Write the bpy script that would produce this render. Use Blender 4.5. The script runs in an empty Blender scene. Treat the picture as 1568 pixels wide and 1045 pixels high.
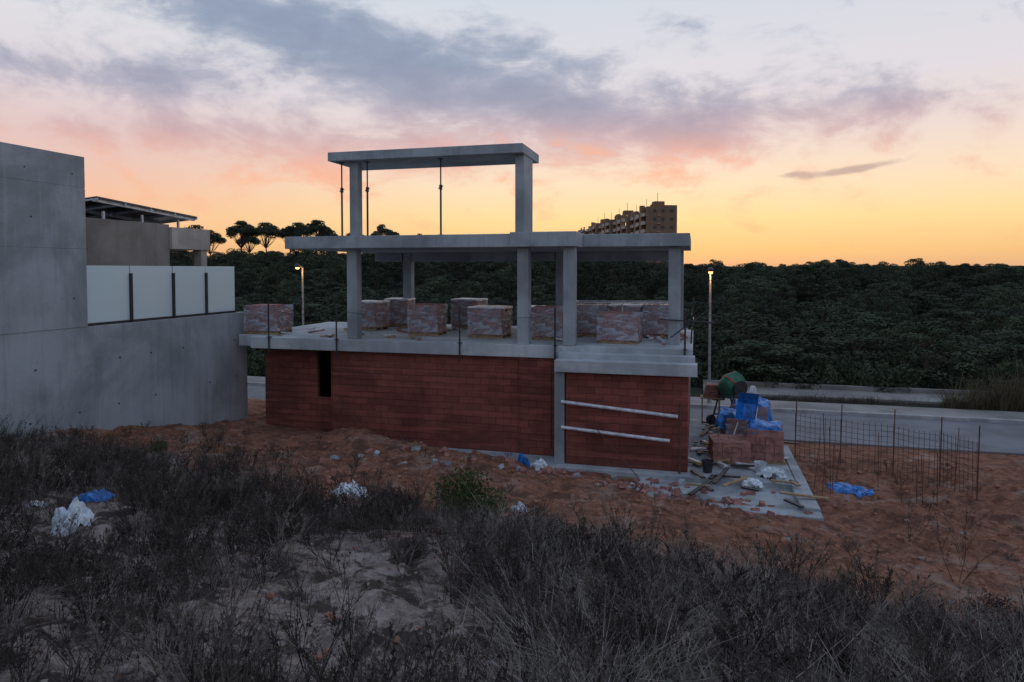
import bpy, math, random
import numpy as np
from mathutils import Vector, Matrix, noise as mn
random.seed(7); np.random.seed(7)
scene=bpy.context.scene
R=math.radians
# ---------------------------------------------------------------- frame of the plot
P0=(1.4,18.9); ANG=R(-15); CA,SA=math.cos(R(15)),math.sin(R(15))
PLOT=Matrix.Translation((P0[0],P0[1],0))@Matrix.Rotation(ANG,4,'Z')
def W(s,t,z=0): return Vector((P0[0]+CA*s+SA*t, P0[1]-SA*s+CA*t, z))
def loc(x,y):
    dx,dy=x-P0[0],y-P0[1]
    return CA*dx-SA*dy, SA*dx+CA*dy
def ss(a,b,x):
    if a==b: return float(x>a)
    k=min(1,max(0,(x-a)/(b-a))); return k*k*(3-2*k)
def H(x,y,fine=True):
    s,t=loc(x,y)
    sc=max(-12,min(13,s))
    t0=-1-0.4*sc
    r=t0-t
    r=0.5*(r+math.sqrt(r*r+0.5))-0.04
    slope=3.5/(18.6+t0)
    z=slope*max(0,min(r,24))
    z*=1-0.12*ss(6,16,s)
    n=0
    if t<9 and fine:
        k=ss(6,3,t)
        k*= 1-0.85*(ss(-10.5,-9.5,s)*ss(6.6,6.0,s)*ss(-1.2,-.6,t)) 
        k*= 1-0.8*(ss(1,2,s)*ss(6.8,6.0,s)*ss(-3.4,-3,t))
        n=k*(0.20*mn.noise((x*.45,y*.45,1.3))+0.14*mn.noise((x*1.1,y*1.1,4))+0.10*mn.noise((x*2.9,y*2.9,9))+0.055*mn.noise((x*7,y*7,2)))
        n+=0.32*math.exp(-((t+2.3+0.12*s)/1.1)**2)*ss(-9,-5,s)*ss(1.5,-1.5,s)
        n+=0.28*math.exp(-((t+4.6)/1.0)**2)*ss(-1,1,s)*ss(6,3.5,s)
        n+=0.22*math.exp(-((t+6.6)/.9)**2)*ss(-7,-4,s)*ss(8,3.5,s)*(.6+mn.noise((x*.5,3,1)))
    z+=n
    if s>6.3: z-=0.64*ss(1.5,6.0,t)
    else: z-=0.64*ss(6.0,6.5,t)
    if t>13: z-=0.03*min(4,t-13)
    if y>34:
        d=y
        z-=2.8*ss(34,60,d)*ss(140,85,d)
        L=ss(48,12,x)
        z+=ss(70,185,d)*(6.0*L+1.5*(1-L))
        z+=ss(330,950,d)*(9+5*mn.noise((x*.004,y*.002,3)))
        z+=1.3*mn.noise((x*.035,y*.03,8))*ss(40,90,d)
    return z

# ---------------------------------------------------------------- node helpers
def new_mat(name):
    m=bpy.data.materials.new(name); m.use_nodes=True
    nt=m.node_tree; b=nt.nodes['Principled BSDF']; return m,nt,b
class NG:
    def __init__(s,nt): s.nt=nt
    def n(s,t,**k):
        x=s.nt.nodes.new(t)
        for a,v in k.items(): setattr(x,a,v)
        return x
    def put(s,sock,v):
        if v is None: return
        if isinstance(v,bpy.types.NodeSocket): s.nt.links.new(v,sock)
        else: sock.default_value=v
    def math(s,op,a,b=None,c=None,clamp=False):
        x=s.n('ShaderNodeMath',operation=op); x.use_clamp=clamp
        s.put(x.inputs[0],a); s.put(x.inputs[1],b); s.put(x.inputs[2],c); return x.outputs[0]
    def noise(s,vec,scale,detail=4,rough=.55,dist=0):
        x=s.n('ShaderNodeTexNoise'); s.put(x.inputs['Vector'],vec)
        x.inputs['Scale'].default_value=scale; x.inputs['Detail'].default_value=detail
        x.inputs['Roughness'].default_value=rough; x.inputs['Distortion'].default_value=dist
        return x.outputs['Fac']
    def ramp(s,fac,stops,interp='LINEAR'):
        x=s.n('ShaderNodeValToRGB'); x.color_ramp.interpolation=interp
        e=x.color_ramp.elements
        while len(e)<len(stops): e.new(.5)
        for i,(p,c) in enumerate(stops):
            e[i].position=p; e[i].color=(c[0],c[1],c[2],1) if not isinstance(c,(int,float)) else (c,c,c,1)
        s.put(x.inputs[0],fac); return x.outputs[0]
    def mix(s,f,a,b,mode='MIX'):
        x=s.n('ShaderNodeMix',data_type='RGBA',blend_type=mode)
        s.put(x.inputs[0],f)
        for i,v in ((6,a),(7,b)):
            if isinstance(v,(tuple,list)): v=(v[0],v[1],v[2],1)
            s.put(x.inputs[i],v)
        return x.outputs[2]
    def mapr(s,v,a,b,c=0,d=1,smooth=True):
        x=s.n('ShaderNodeMapRange'); 
        if smooth: x.interpolation_type='SMOOTHSTEP'
        s.put(x.inputs[0],v)
        for i,q in enumerate((a,b,c,d)): x.inputs[i+1].default_value=q
        return x.outputs[0]
    def mapping(s,vec,scale=(1,1,1),rot=(0,0,0)):
        x=s.n('ShaderNodeMapping'); s.put(x.inputs[0],vec); x.inputs['Scale'].default_value=scale; x.inputs['Rotation'].default_value=rot
        return x.outputs[0]
    def bump(s,h,strength,dist=.02):
        x=s.n('ShaderNodeBump'); s.put(x.inputs['Height'],h); x.inputs['Strength'].default_value=strength; x.inputs['Distance'].default_value=dist
        return x.outputs[0]
def lin(r,g,b):
    f=lambda c:(c/255/12.92) if c/255<=.04045 else ((c/255+.055)/1.055)**2.4
    return (f(r),f(g),f(b))
def simple(name,col,rough=.7,metal=0,var=.25,scale=8,emit=None,es=0):
    m,nt,b=new_mat(name); g=NG(nt)
    tc=g.n('ShaderNodeTexCoord').outputs['Object']
    f=g.noise(tc,scale,4)
    c=g.mix(g.mapr(f,.3,.7),tuple(v*(1-var) for v in col),tuple(min(1,v*(1+var)) for v in col))
    nt.links.new(c,b.inputs['Base Color']); b.inputs['Roughness'].default_value=rough; b.inputs['Metallic'].default_value=metal
    nt.links.new(g.bump(f,.3,.01),b.inputs['Normal'])
    if emit: b.inputs['Emission Color'].default_value=(*emit,1); b.inputs['Emission Strength'].default_value=es
    return m
def concrete(name,col,streak=.35,scale=1.0):
    m,nt,b=new_mat(name); g=NG(nt)
    tc=g.n('ShaderNodeTexCoord').outputs['Object']
    big=g.noise(tc,.55*scale,5,.6,.4)
    st=g.noise(g.mapping(tc,(4,4,.3)),1.3,5,.6)
    fine=g.noise(tc,22,3,.7)
    spots=g.noise(tc,6,4,.7)
    c=g.mix(g.mapr(big,.36,.64),tuple(v*.72 for v in col),tuple(v*1.22 for v in col))
    c=g.mix(g.math('MULTIPLY',g.mapr(st,.5,.68),streak),c,tuple(v*.5 for v in col))
    c=g.mix(g.math('MULTIPLY',g.mapr(st,.30,.42,1,0),streak*.6),c,tuple(min(1,v*1.6) for v in col))
    c=g.mix(g.math('MULTIPLY',g.mapr(spots,.6,.75),.4),c,tuple(v*.55 for v in col))
    c=g.mix(g.math('MULTIPLY',fine,.25),c,tuple(v*.6 for v in col))
    nt.links.new(c,b.inputs['Base Color']); b.inputs['Roughness'].default_value=.88
    h=g.math('ADD',g.math('MULTIPLY',fine,.5),spots)
    nt.links.new(g.bump(h,.5,.02),b.inputs['Normal']); return m
def brickmat(name,col):
    m,nt,b=new_mat(name); g=NG(nt)
    tc=g.n('ShaderNodeTexCoord').outputs['Object']
    sp=g.n('ShaderNodeSeparateXYZ'); nt.links.new(tc,sp.inputs[0])
    u=g.math('ADD',sp.outputs[0],sp.outputs[1])
    wob=g.math('MULTIPLY',g.noise(tc,3,2),.04)
    u=g.math('ADD',u,wob)
    cb=g.n('ShaderNodeCombineXYZ'); nt.links.new(u,cb.inputs[0]); nt.links.new(g.math('ADD',sp.outputs[2],wob),cb.inputs[1])
    bt=g.n('ShaderNodeTexBrick'); nt.links.new(cb.outputs[0],bt.inputs['Vector'])
    bt.inputs['Scale'].default_value=1; bt.inputs['Brick Width'].default_value=.45; bt.inputs['Row Height'].default_value=.19
    bt.inputs['Mortar Size'].default_value=.009; bt.inputs['Mortar Smooth'].default_value=.8
    bt.inputs['Color1'].default_value=(*[v*.78 for v in col],1); bt.inputs['Color2'].default_value=(*[v*1.18 for v in col],1)
    bt.inputs['Mortar'].default_value=(*[v*.52 for v in col],1)
    big=g.noise(tc,.8,5,.6,.5); fine=g.noise(tc,14,4,.7)
    c=g.mix(g.math('MULTIPLY',g.mapr(big,.42,.62),.62),bt.outputs['Color'],tuple(v*.4 for v in col))
    c=g.mix(g.math('MULTIPLY',g.mapr(fine,.58,.75),.25),c,(.32,.2,.16))
    rows=g.noise(g.mapping(tc,(.35,.35,6)),1,4)
    c=g.mix(g.math('MULTIPLY',g.mapr(rows,.5,.66),.5),c,tuple(v*1.6 for v in col))
    nt.links.new(c,b.inputs['Base Color']); b.inputs['Roughness'].default_value=.9
    h=g.math('SUBTRACT',g.math('MULTIPLY',fine,.3),bt.outputs['Fac'])
    nt.links.new(g.bump(h,.8,.02),b.inputs['Normal']); return m
M={}
M['conc']=concrete('concrete',(.33,.365,.385),.3)
M['concwall']=concrete('formed_concrete',(.36,.395,.415),.3,.8)
M['conclight']=concrete('slab_concrete',(.46,.50,.52),.2)
M['concbrown']=concrete('render_brown',(.25,.225,.2),.25)
M['conccream']=concrete('render_cream',(.46,.42,.37),.2)
M['concpad']=concrete('pad_concrete',(.36,.39,.41),.15,2)
M['brick']=brickmat('hollow_brick',(.235,.066,.048))
M['terra']=simple('terracotta',(.30,.14,.118),.85,var=.35,scale=5)
M['wood']=simple('pallet_wood',(.32,.22,.13),.8)
M['steel']=simple('galvanised_steel',(.3,.31,.32),.5,.6)
M['dark']=simple('dark_steel',(.04,.04,.045),.5,.3)
M['rust']=simple('rusty_rebar',(.12,.06,.04),.8,.2)
M['alu']=simple('aluminium_pole',(.6,.62,.64),.45,.1)
M['blue']=simple('blue_plastic',(.02,.17,.5),.4,var=.5,scale=6)
M['green']=simple('green_paint',(.03,.16,.09),.5)
M['red']=simple('red_paint',(.4,.06,.04),.5)
M['white']=simple('white_plastic',(.58,.63,.68),.4,var=.4,scale=6)
M['asphalt']=simple('asphalt',(.16,.165,.18),.9,var=.2,scale=.8)
M['kerb']=concrete('kerb_concrete',(.36,.36,.36),.1,2)
M['pave']=concrete('paving',(.24,.23,.22),.1,1)
M['lampglow']=simple('sodium_lens',(.9,.6,.3),.4,emit=(1,.48,.13),es=4)
M['winlit']=simple('lit_window',(.8,.6,.4),.4,emit=(1,.75,.45),es=.9)
M['solar']=simple('solar_panel',(.02,.022,.03),.25)
M['aptwall']=simple('apartment_brick',(.22,.13,.08),.9,var=.15,scale=.3)
M['aptslab']=simple('apartment_render',(.42,.36,.32),.9,var=.15,scale=.3)
M['aptdark']=simple('apartment_opening',(.035,.035,.04),.3)
M['bark']=simple('bark',(.07,.05,.04),.95)
m,nt,b=new_mat('frosted_glass'); g=NG(nt)
tc=g.n('ShaderNodeTexCoord').outputs['Object']
c=g.mix(g.noise(tc,.6,3),(.78,.94,.95),(.86,.98,.98)); nt.links.new(c,b.inputs['Base Color'])
b.inputs['Roughness'].default_value=.22
tr=g.n('ShaderNodeBsdfTranslucent'); tr.inputs[0].default_value=(.93,1,1,1)
mx=g.n('ShaderNodeMixShader'); mx.inputs[0].default_value=.25
nt.links.new(b.outputs[0],mx.inputs[1]); nt.links.new(tr.outputs[0],mx.inputs[2]); nt.links.new(mx.outputs[0],nt.nodes['Material Output'].inputs[0])
M['glass']=m
m,nt,b=new_mat('wrap_film'); g=NG(nt)
tc=g.n('ShaderNodeTexCoord').outputs['Object']
b.inputs['Base Color'].default_value=(.55,.61,.70,1); b.inputs['Roughness'].default_value=.14
f=g.noise(g.mapping(tc,(1.6,1.6,3.5)),1.5,3,.5,1.2)
nt.links.new(g.bump(f,1,.10),b.inputs['Normal'])
tr=g.n('ShaderNodeBsdfTransparent'); mx=g.n('ShaderNodeMixShader')
nt.links.new(g.mapr(f,.40,.68,.18,.62),mx.inputs[0]); nt.links.new(tr.outputs[0],mx.inputs[1]); nt.links.new(b.outputs[0],mx.inputs[2]); nt.links.new(mx.outputs[0],nt.nodes['Material Output'].inputs[0])
M['film']=m
def foliage(name,c1,c2,sc=.9,rand=.6):
    m,nt,b=new_mat(name); g=NG(nt)
    tc=g.n('ShaderNodeTexCoord').outputs['Object']; oi=g.n('ShaderNodeObjectInfo').outputs['Random']
    f=g.noise(tc,sc,3,.7)
    c=g.mix(g.mapr(f,.38,.62),c1,c2)
    c=g.mix(g.math('MULTIPLY',oi,rand),c,tuple(v*.45 for v in c1))
    nt.links.new(c,b.inputs['Base Color']); b.inputs['Roughness'].default_value=.8
    b.inputs['Specular IOR Level'].default_value=.1
    return m
M['needles']=foliage('pine_needles',(.040,.054,.036),(.095,.120,.070),.8,.8)
M['shrub']=foliage('shrub_leaves',(.05,.072,.025),(.10,.125,.045),3,.2)
M['dry']=foliage('dry_weed',(.048,.039,.035),(.14,.116,.10),4)
M['straw']=foliage('straw_grass',(.15,.128,.112),(.34,.295,.26),4)
M['reed']=foliage('reed',(.1,.085,.05),(.2,.16,.1))
# ground
m,nt,b=new_mat('soil'); g=NG(nt)
tc=g.n('ShaderNodeTexCoord').outputs['Object']
at=g.n('ShaderNodeAttribute'); at.attribute_name='dirt'; dirt=at.outputs['Fac']
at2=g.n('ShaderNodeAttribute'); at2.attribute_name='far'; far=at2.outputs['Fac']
n1=g.noise(tc,.8,5,.65,.4); n2=g.noise(tc,5,5,.7,.3); n3=g.noise(tc,30,4,.7); n4=g.noise(tc,2.0,6,.75)
sand=g.mix(g.mapr(n2,.3,.7),(.22,.17,.148),(.52,.435,.40))
sand=g.mix(g.mapr(n4,.46,.57),sand,(.08,.062,.054))
red=g.mix(g.mapr(n2,.3,.72),(.22,.09,.052),(.45,.215,.135))
red=g.mix(g.math('MULTIPLY',g.mapr(n4,.46,.6),.75),red,(.12,.064,.048))
red=g.mix(g.math('MULTIPLY',g.mapr(n1,.52,.68),.6),red,(.5,.36,.30))
k=g.mapr(g.math('ADD',dirt,g.math('MULTIPLY',g.math('SUBTRACT',n1,.5),1.3)),.3,.7)
c=g.mix(k,sand,red)
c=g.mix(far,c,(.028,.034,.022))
c=g.mix(g.math('MULTIPLY',g.mapr(n3,.5,.8),.5),c,(.05,.04,.035))
nt.links.new(c,b.inputs['Base Color']); b.inputs['Roughness'].default_value=.95; b.inputs['Specular IOR Level'].default_value=.2
h=g.math('ADD',g.math('MULTIPLY',n2,1.0),g.math('MULTIPLY',n3,.35))
nt.links.new(g.bump(h,1,.15),b.inputs['Normal']); M['soil']=m

# ---------------------------------------------------------------- mesh builder
class MB:
    def __init__(s): s.v=[]; s.f=[]; s.mi=[]
    def add(s,vs,fs,mi=0):
        o=len(s.v); s.v+= [tuple(v) for v in vs]; s.f+=[tuple(i+o for i in f) for f in fs]; s.mi+=[mi]*len(fs)
    def box(s,x0,x1,y0,y1,z0,z1,mi=0,mat=None):
        vs=[Vector(p) for p in ((x0,y0,z0),(x1,y0,z0),(x1,y1,z0),(x0,y1,z0),(x0,y0,z1),(x1,y0,z1),(x1,y1,z1),(x0,y1,z1))]
        if mat: vs=[mat@v for v in vs]
        s.add(vs,[(0,3,2,1),(4,5,6,7),(0,1,5,4),(1,2,6,5),(2,3,7,6),(3,0,4,7)],mi)
    def tube(s,pts,rads,n=8,mi=0,cap=True):
        pts=[Vector(p) for p in pts]; vs=[]; fs=[]
        for i,p in enumerate(pts):
            d=(pts[min(i+1,len(pts)-1)]-pts[max(i-1,0)]).normalized()
            a=d.orthogonal().normalized() if abs(d.z)<.99 else Vector((1,0,0)); bb=d.cross(a)
            r=rads[i] if isinstance(rads,(list,tuple)) else rads
            for k in range(n):
                th=2*math.pi*k/n; vs.append(p+a*math.cos(th)*r+bb*math.sin(th)*r)
        for i in range(len(pts)-1):
            for k in range(n):
                fs.append((i*n+k,i*n+(k+1)%n,(i+1)*n+(k+1)%n,(i+1)*n+k))
        if cap: fs.append(tuple(range(n-1,-1,-1))); fs.append(tuple((len(pts)-1)*n+k for k in range(n)))
        s.add(vs,fs,mi)
    def mesh(s,name,mats,smooth=False):
        me=bpy.data.meshes.new(name); me.from_pydata(s.v,[],s.f)
        for mm in mats: me.materials.append(mm)
        me.polygons.foreach_set('material_index',s.mi)
        if smooth: me.polygons.foreach_set('use_smooth',[True]*len(s.f))
        me.update(); return me
def obj(name,me,parent=None,mat=None,bevel=0):
    o=bpy.data.objects.new(name,me); scene.collection.objects.link(o)
    if parent: o.parent=parent
    if mat is not None: o.matrix_local=mat
    if bevel:
        b=o.modifiers.new('b','BEVEL'); b.width=bevel; b.segments=2; b.limit_method='ANGLE'
    return o
def empty(name,mat=None):
    e=bpy.data.objects.new(name,None); scene.collection.objects.link(e)
    if mat is not None: e.matrix_world=mat
    return e
def part(parent,name,boxes,mat,bevel=.012):
    mb=MB()
    for bx in boxes: mb.box(*bx)
    return obj(name,mb.mesh(name,[mat]),parent,bevel=bevel)

def edge_t(x,y,s):
    return -7.5+1.0*mn.noise((x*.35,y*.35,20))+0.5*mn.noise((x*1.2,y*1.2,5))+1.9*ss(-3,-8,s)-2.4*ss(-1.0,4.5,s)-1.4*ss(6,11,s)
# ---------------------------------------------------------------- ground sheet
def axis(lo,hi,fine0,fine1,step,grow):
    a=[fine0]
    while a[-1]<fine1: a.append(a[-1]+step)
    st=step
    while a[-1]<hi: st*=grow; a.append(a[-1]+st)
    st=step; b=[]
    cur=fine0
    while cur>lo: st*=grow; cur-=st; b.append(cur)
    return b[::-1]+a
xs=axis(-3000,3000,-14,16,.10,1.07); ys=axis(-60,5000,1.5,22,.10,1.045)
nx,ny=len(xs),len(ys)
V=[];D=[];F2=[]
for y in ys:
    for x in xs:
        V.append((x,y,H(x,y)))
        s,t=loc(x,y)
        e=edge_t(x,y,s)
        d=ss(e-2.0,e+.6,t)
        d=max(d,.40*ss(-14,-10,t))
        D.append(d*ss(24,17,t))
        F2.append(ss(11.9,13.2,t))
F=[(j*nx+i,j*nx+i+1,(j+1)*nx+i+1,(j+1)*nx+i) for j in range(ny-1) for i in range(nx-1)]
me=bpy.data.meshes.new('ground'); me.from_pydata(V,[],F); me.materials.append(M['soil'])
a=me.attributes.new('dirt','FLOAT','POINT'); a.data.foreach_set('value',D)
a=me.attributes.new('far','FLOAT','POINT'); a.data.foreach_set('value',F2)
me.polygons.foreach_set('use_smooth',[True]*len(F)); me.update()
obj('ground',me)

# ---------------------------------------------------------------- road
rd=MB(); rd.box(-90,90,6.9,11.8,-.75,-.58)
obj('road',rd.mesh('road',[M['asphalt']]),mat=PLOT)
rd=MB(); rd.box(-90,90,11.8,12.0,-.75,-.44)
obj('kerb',rd.mesh('kerb',[M['kerb']]),mat=PLOT,bevel=.02)
rd=MB(); rd.box(-90,90,12.003,13.7,-.75,-.45)
obj('pavement',rd.mesh('pavement',[M['pave']]),mat=PLOT)
rd=MB(); rd.box(4,60,16.2,18.4,-.9,-.62); rd.box(4,60,18.403,18.6,-.9,-.4)
obj('footpath',rd.mesh('footpath',[M['pave']]),mat=PLOT,bevel=.02)

# ---------------------------------------------------------------- house under construction
house=empty('house_under_construction',PLOT)
part(house,'foundation_slab',[(-10.0,6.0,-.9,6.1,-.5,.15)],M['concpad'],.02)
part(house,'footing_beams',[(1.6,6.25,-3.0,-2.6,-.5,.10),(5.85,6.25,-2.597,-.903,-.5,.16),(2.2,2.5,-2.597,-.903,-.5,.06),(6.003,6.25,-.9,3,-.5,.18)],M['concpad'],.02)
part(house,'screed_patch',[(2.503,5.847,-2.597,-.903,-.5,.02)],M['concpad'],.01)
part(house,'brick_wall',[(-7.2,-1.25,.15,.30,.15,2.918),(-1.248,-.05,.06,.24,.15,2.918),
  (-9.9,-8.0,.6,.75,.15,2.918),(-7.998,-7.202,.6,.75,.15,1.35),(-7.35,-7.202,.302,.598,.15,2.918),
  (-9.9,-9.75,.752,6.0,.15,2.918),(-9.748,3.2,5.85,6.0,.15,2.918),
  (.2,3.4,-.55,-.40,.15,2.658),(3.25,3.4,-.398,5.848,.15,2.918)],M['brick'],.004)
part(house,'ground_floor_columns',[(-.1,.17,-.62,-.35,.15,2.658),(3.3,3.42,5.4,5.7,.15,2.9)],M['conc'])
part(house,'floor_slab',[(-10.0,3.5,0,.5,2.92,3.28),(-10.8,3.5,.502,6.2,2.92,3.28)],M['conclight'],.015)
part(house,'porch_slab',[(-.08,3.62,-.75,-.36,2.66,2.98),(-.04,3.56,-.357,-.003,2.66,3.13)],M['conclight'],.015)
cw=.165
cols=[(-6.55,.35),(-1.15,.22),(.18,.16),(2.98,1.3),(-7.0,5.5),(-1.1,5.5),(3.0,5.3)]
part(house,'first_floor_columns',[(s-cw,s+cw,t-cw,t+cw,3.282,6.028) for s,t in cols],M['conc'],.012)
part(house,'roof_slab',[(-8.6,-1.45,-.2,6.0,6.03,6.40),(-1.448,.42,-.26,6.0,6.03,6.44),(.422,3.4,.9,6.0,6.05,6.41)],M['conc'],.015)
part(house,'roof_edge_beams',[(-8.3,-7.2,5.3,5.6,5.70,6.028),(-6.8,-1.3,5.3,5.6,5.70,6.028),(-.9,2.8,5.3,5.6,5.70,6.028)],M['conc'])
part(house,'penthouse_columns',[(-6.5,-6.22,0,.28,6.402,8.618),(-1.36,-1.1,.0,1.05,6.442,8.618)],M['conc'])
part(house,'penthouse_roof_slab',[(-7.05,-1.07,-.3,1.75,8.62,8.88)],M['conc'],.012)
mb=MB()
for s,t in ((-6.78,.05),(-5.95,.08),(-3.62,.1)):
    mb.tube([(s,t,6.4),(s,t,7.8)],.03,8); mb.tube([(s,t,7.8),(s,t,8.61)],.022,8)
    mb.tube([(s,t,7.72),(s,t,7.86)],.05,8); mb.tube([(s-.08,t,7.76),(s+.08,t,7.82)],.012,6)
    mb.box(s-.07,s+.07,t-.07,t+.07,6.40,6.42); mb.box(s-.07,s+.07,t-.07,t+.07,8.6,8.615)
obj('shoring_props',mb.mesh('shoring_props',[M['dark']]),house)
mb=MB()
for s in (-9.3,-6.95,-3.0,-.2,3.3):
    mb.tube([(s,-.05,2.75),(s,-.05,4.35)],.025,8); mb.box(s-.05,s+.05,-.1,.05,3.282,3.3)
for t in (1.5,3.2,5.0,6.1): mb.tube([(3.45,t,3.28),(3.5,t,4.4)],.022,8)
mb.tube([(3.46,1.2,4.1),(3.5,6.4,4.25)],.02); mb.tube([(3.46,1.0,3.75),(3.5,6.4,3.7)],.02)
mb.tube([(2.6,1.0,4.0),(4.1,1.3,3.9)],.02); mb.tube([(2.9,.9,3.5),(3.9,1.5,4.25)],.018)
for s in (-8.5,-5.5,-3,2): mb.tube([(s,6.1,3.28),(s,6.1,4.3)],.022)
mb.tube([(-10,6.1,4.1),(3.4,6.1,4.2)],.015)
pr=-9.3
for q in (-6.95,-3.0,-.2):
    mb.tube([(pr+(q-pr)*f,-.05,4.15-.5*f*(1-f)) for f in (0,.25,.5,.75,1)],.008,4); pr=q
obj('edge_guard_posts',mb.mesh('edge_guard_posts',[M['dark']]),house)
mb=MB()
mb.tube([(.1,-.66,1.85),(3.15,-.7,1.62)],.045); mb.tube([(.1,-.66,1.16),(2.95,-.7,.98)],.045)
obj('brace_poles',mb.mesh('brace_poles',[M['alu']]),house)
mb=MB()
mb.tube([(3.2,-.72,.15),(3.2,-.7,2.0)],.03); mb.tube([(-.3,-.1,.4),(-.3,-.1,2.7)],.02)
mb.tube([(.5,-.6,1.75),(2.2,-1.3,.15)],.012); mb.tube([(-7.1,.1,1.6),(-5.2,-.9,.35)],.012)
for s in (-8.2,-4.9,-3.0,.1,.3): mb.tube([(s,5.2,6.4),(s+.02,5.2,6.7)],.01)
obj('site_poles',mb.mesh('site_poles',[M['rust']]),house)

# ---------------------------------------------------------------- retaining wall + tall wall
wall=empty('concrete_retaining_wall',PLOT)
mb=MB()
t=-11.9
while t<1.2:
    t1=min(t+2.38,1.2); mb.box(-11.28,-11.0,t,t1-.008,-.6,3.98); t=t1
mb.box(-11.27,-11.006,-11.9,1.19,-.6,3.97)
obj('low_wall',mb.mesh('low_wall',[M['concwall']]),wall,bevel=.008)
tall=MB(); zz=[3.985,5.9,7.4,8.17]
for i in range(3):
    t=-12.2
    for t1 in (-10.2,-7.6,-5.02):
        tall.box(-11.3,-10.985,t,t1-.008,zz[i],zz[i+1]-.009); t=t1
tall.box(-11.29,-10.992,-12.2,-5.04,3.98,8.15)
obj('high_wall',tall.mesh('high_wall',[M['concwall']]),wall,bevel=.008)
th=MB(); rr=random.Random(31)
for t in np.arange(-11.3,1,1.19):
    for z in (1.9,3.1,4.7,6.6,7.7):
        if z>4 and t>-5.1 or rr.random()<.25: continue
        tt=t+rr.uniform(-.1,.1)
        th.tube([(-11.02,tt,z),(-10.978,tt,z)],.02,8)  # proud discs, dark colour stands for the shade inside tie holes
obj('tie_hole_shade_discs',th.mesh('tie_hole_shade_discs',[M['dark']]),wall)
gl=empty('glass_balustrade',PLOT)
mb=MB(); ed=[-5.0,-3.55,-2.0,-.62,.78]
for i in range(4): mb.box(-11.15,-11.13,ed[i]+.02,ed[i+1]-.02,4.05,5.5)
obj('glass_panels',mb.mesh('glass_panels',[M['glass']]),gl)
mb=MB()
for t in ed[1:-1]: mb.box(-11.128,-11.07,t-.035,t+.035,3.98,5.3)
mb.box(-11.18,-11.1,-5,.8,3.982,4.05)
obj('posts_and_rail',mb.mesh('posts_and_rail',[M['dark']]),gl)
nb=empty('neighbour_house',PLOT)
part(nb,'tall_volume',[(-17,-11.4,-12.2,-5.1,0,8.1)],M['concwall'])
part(nb,'main_volume',[(-18,-12.5,-3.9,-.55,3.9,6.82)],M['concbrown'])
part(nb,'porch_roof',[(-18,-12.4,-.548,1.2,6.05,6.74)],M['conccream'])
part(nb,'porch_column',[(-12.75,-12.45,.82,1.1,3.9,6.048),(-18,-17.7,.8,1.1,3.9,6.048),(-18,-15,-.548,.8,3.9,6.04)],M['conccream'])
part(nb,'terrace',[(-18,-11.4,-5.05,1.3,-.5,3.96)],M['concbrown'])
mb=MB()
Mx=Matrix.Translation((-14.0,-1.4,7.12))@Matrix.Rotation(R(-4),4,'X')@Matrix.Rotation(R(-5),4,'Y')
for j in range(2):
    for i in range(4): mb.box(-1.55+j*1.58,-1.55+j*1.58+1.53,-1.9+i*1.0,-1.9+i*1.0+.95,0,.04,0,Mx)
for x in (-1.45,-.02,1.4): mb.box(x,x+.07,-1.9,2.05,-.09,-.003,1,Mx)
for y in np.arange(-1.9,2.2,.98): mb.box(-1.5,1.55,y,y+.05,-.05,-.006,1,Mx)
for x in (-15.3,-12.7):
    for t in (-2.9,-1.5,0): mb.box(x,x+.06,t,t+.06,6.7,7.05,1)
obj('solar_panel_array',mb.mesh('solar_panel_array',[M['solar'],M['alu']]),nb)

# ---------------------------------------------------------------- brick pallets
def pallet_mesh(seed,nz=5,cap=True,film=True):
    rr=random.Random(seed); mb=MB()
    for y in (-.46,-.05,.38): mb.box(-.52,.52,y,y+.09,0,.08,1)
    for x in np.linspace(-.52,.42,6): mb.box(x,x+.11,-.5,.5,.081,.10,1)
    hz=.85/nz
    for k in range(nz):
        for i in range(4):
            for j in range(3):
                o=rr.uniform(-.008,.008); o2=rr.uniform(-.008,.008)
                x0=-.5+i*.25+o; y0=-.48+j*.32+o2
                if k==nz-1 and rr.random()<.12: continue
                mb.box(x0,x0+.242,y0,y0+.312,.103+k*hz,.103+(k+1)*hz-.008,0)
    if film:
        n=20; vs=[];fs=[]
        hh=rr.uniform(.9,.95)
        lv=[.12,.35,.6,.8,hh+.03]
        for z in lv:
            for q in range(n):
                a=q/n*4; side=int(a); fr=a-side
                c=[(-.53,-.51),(.53,-.51),(.53,.51),(-.53,.51)]
                p,q2=c[side%4],c[(side+1)%4]
                w=1+rr.uniform(-.008,.018)
                vs.append(((p[0]+(q2[0]-p[0])*fr)*w,(p[1]+(q2[1]-p[1])*fr)*w,z+rr.uniform(-.01,.01)))
        for i in range(len(lv)-1):
            for q in range(n): fs.append((i*n+q,i*n+(q+1)%n,(i+1)*n+(q+1)%n,(i+1)*n+q))
        mb.add(vs,fs,2)
        if cap:
            z=hh+.035
            top=vs[-n:]; mb.add([(p[0]*1.01,p[1]*1.01,z+rr.uniform(-.005,.01)) for p in top]+[(p[0]*1.02,p[1]*1.02,z-rr.uniform(.03,.07) if cap==1 else z-rr.uniform(.15,.45)) for p in top]+[(0,0,z+.01)],
              [(q,(q+1)%n,2*n) for q in range(n)]+[(q+n,(q+1)%n+n,(q+1)%n,q) for q in range(n)],3 if cap==1 else 2)
    return mb.mesh('brick_pallet',[M['terra'],M['wood'],M['film'],M['white']],False)
pm=[pallet_mesh(1,5,0),pallet_mesh(2,5,1),pallet_mesh(3,4,0),pallet_mesh(4,5,1),pallet_mesh(5,4,0,False),pallet_mesh(6,5,2)]
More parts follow.
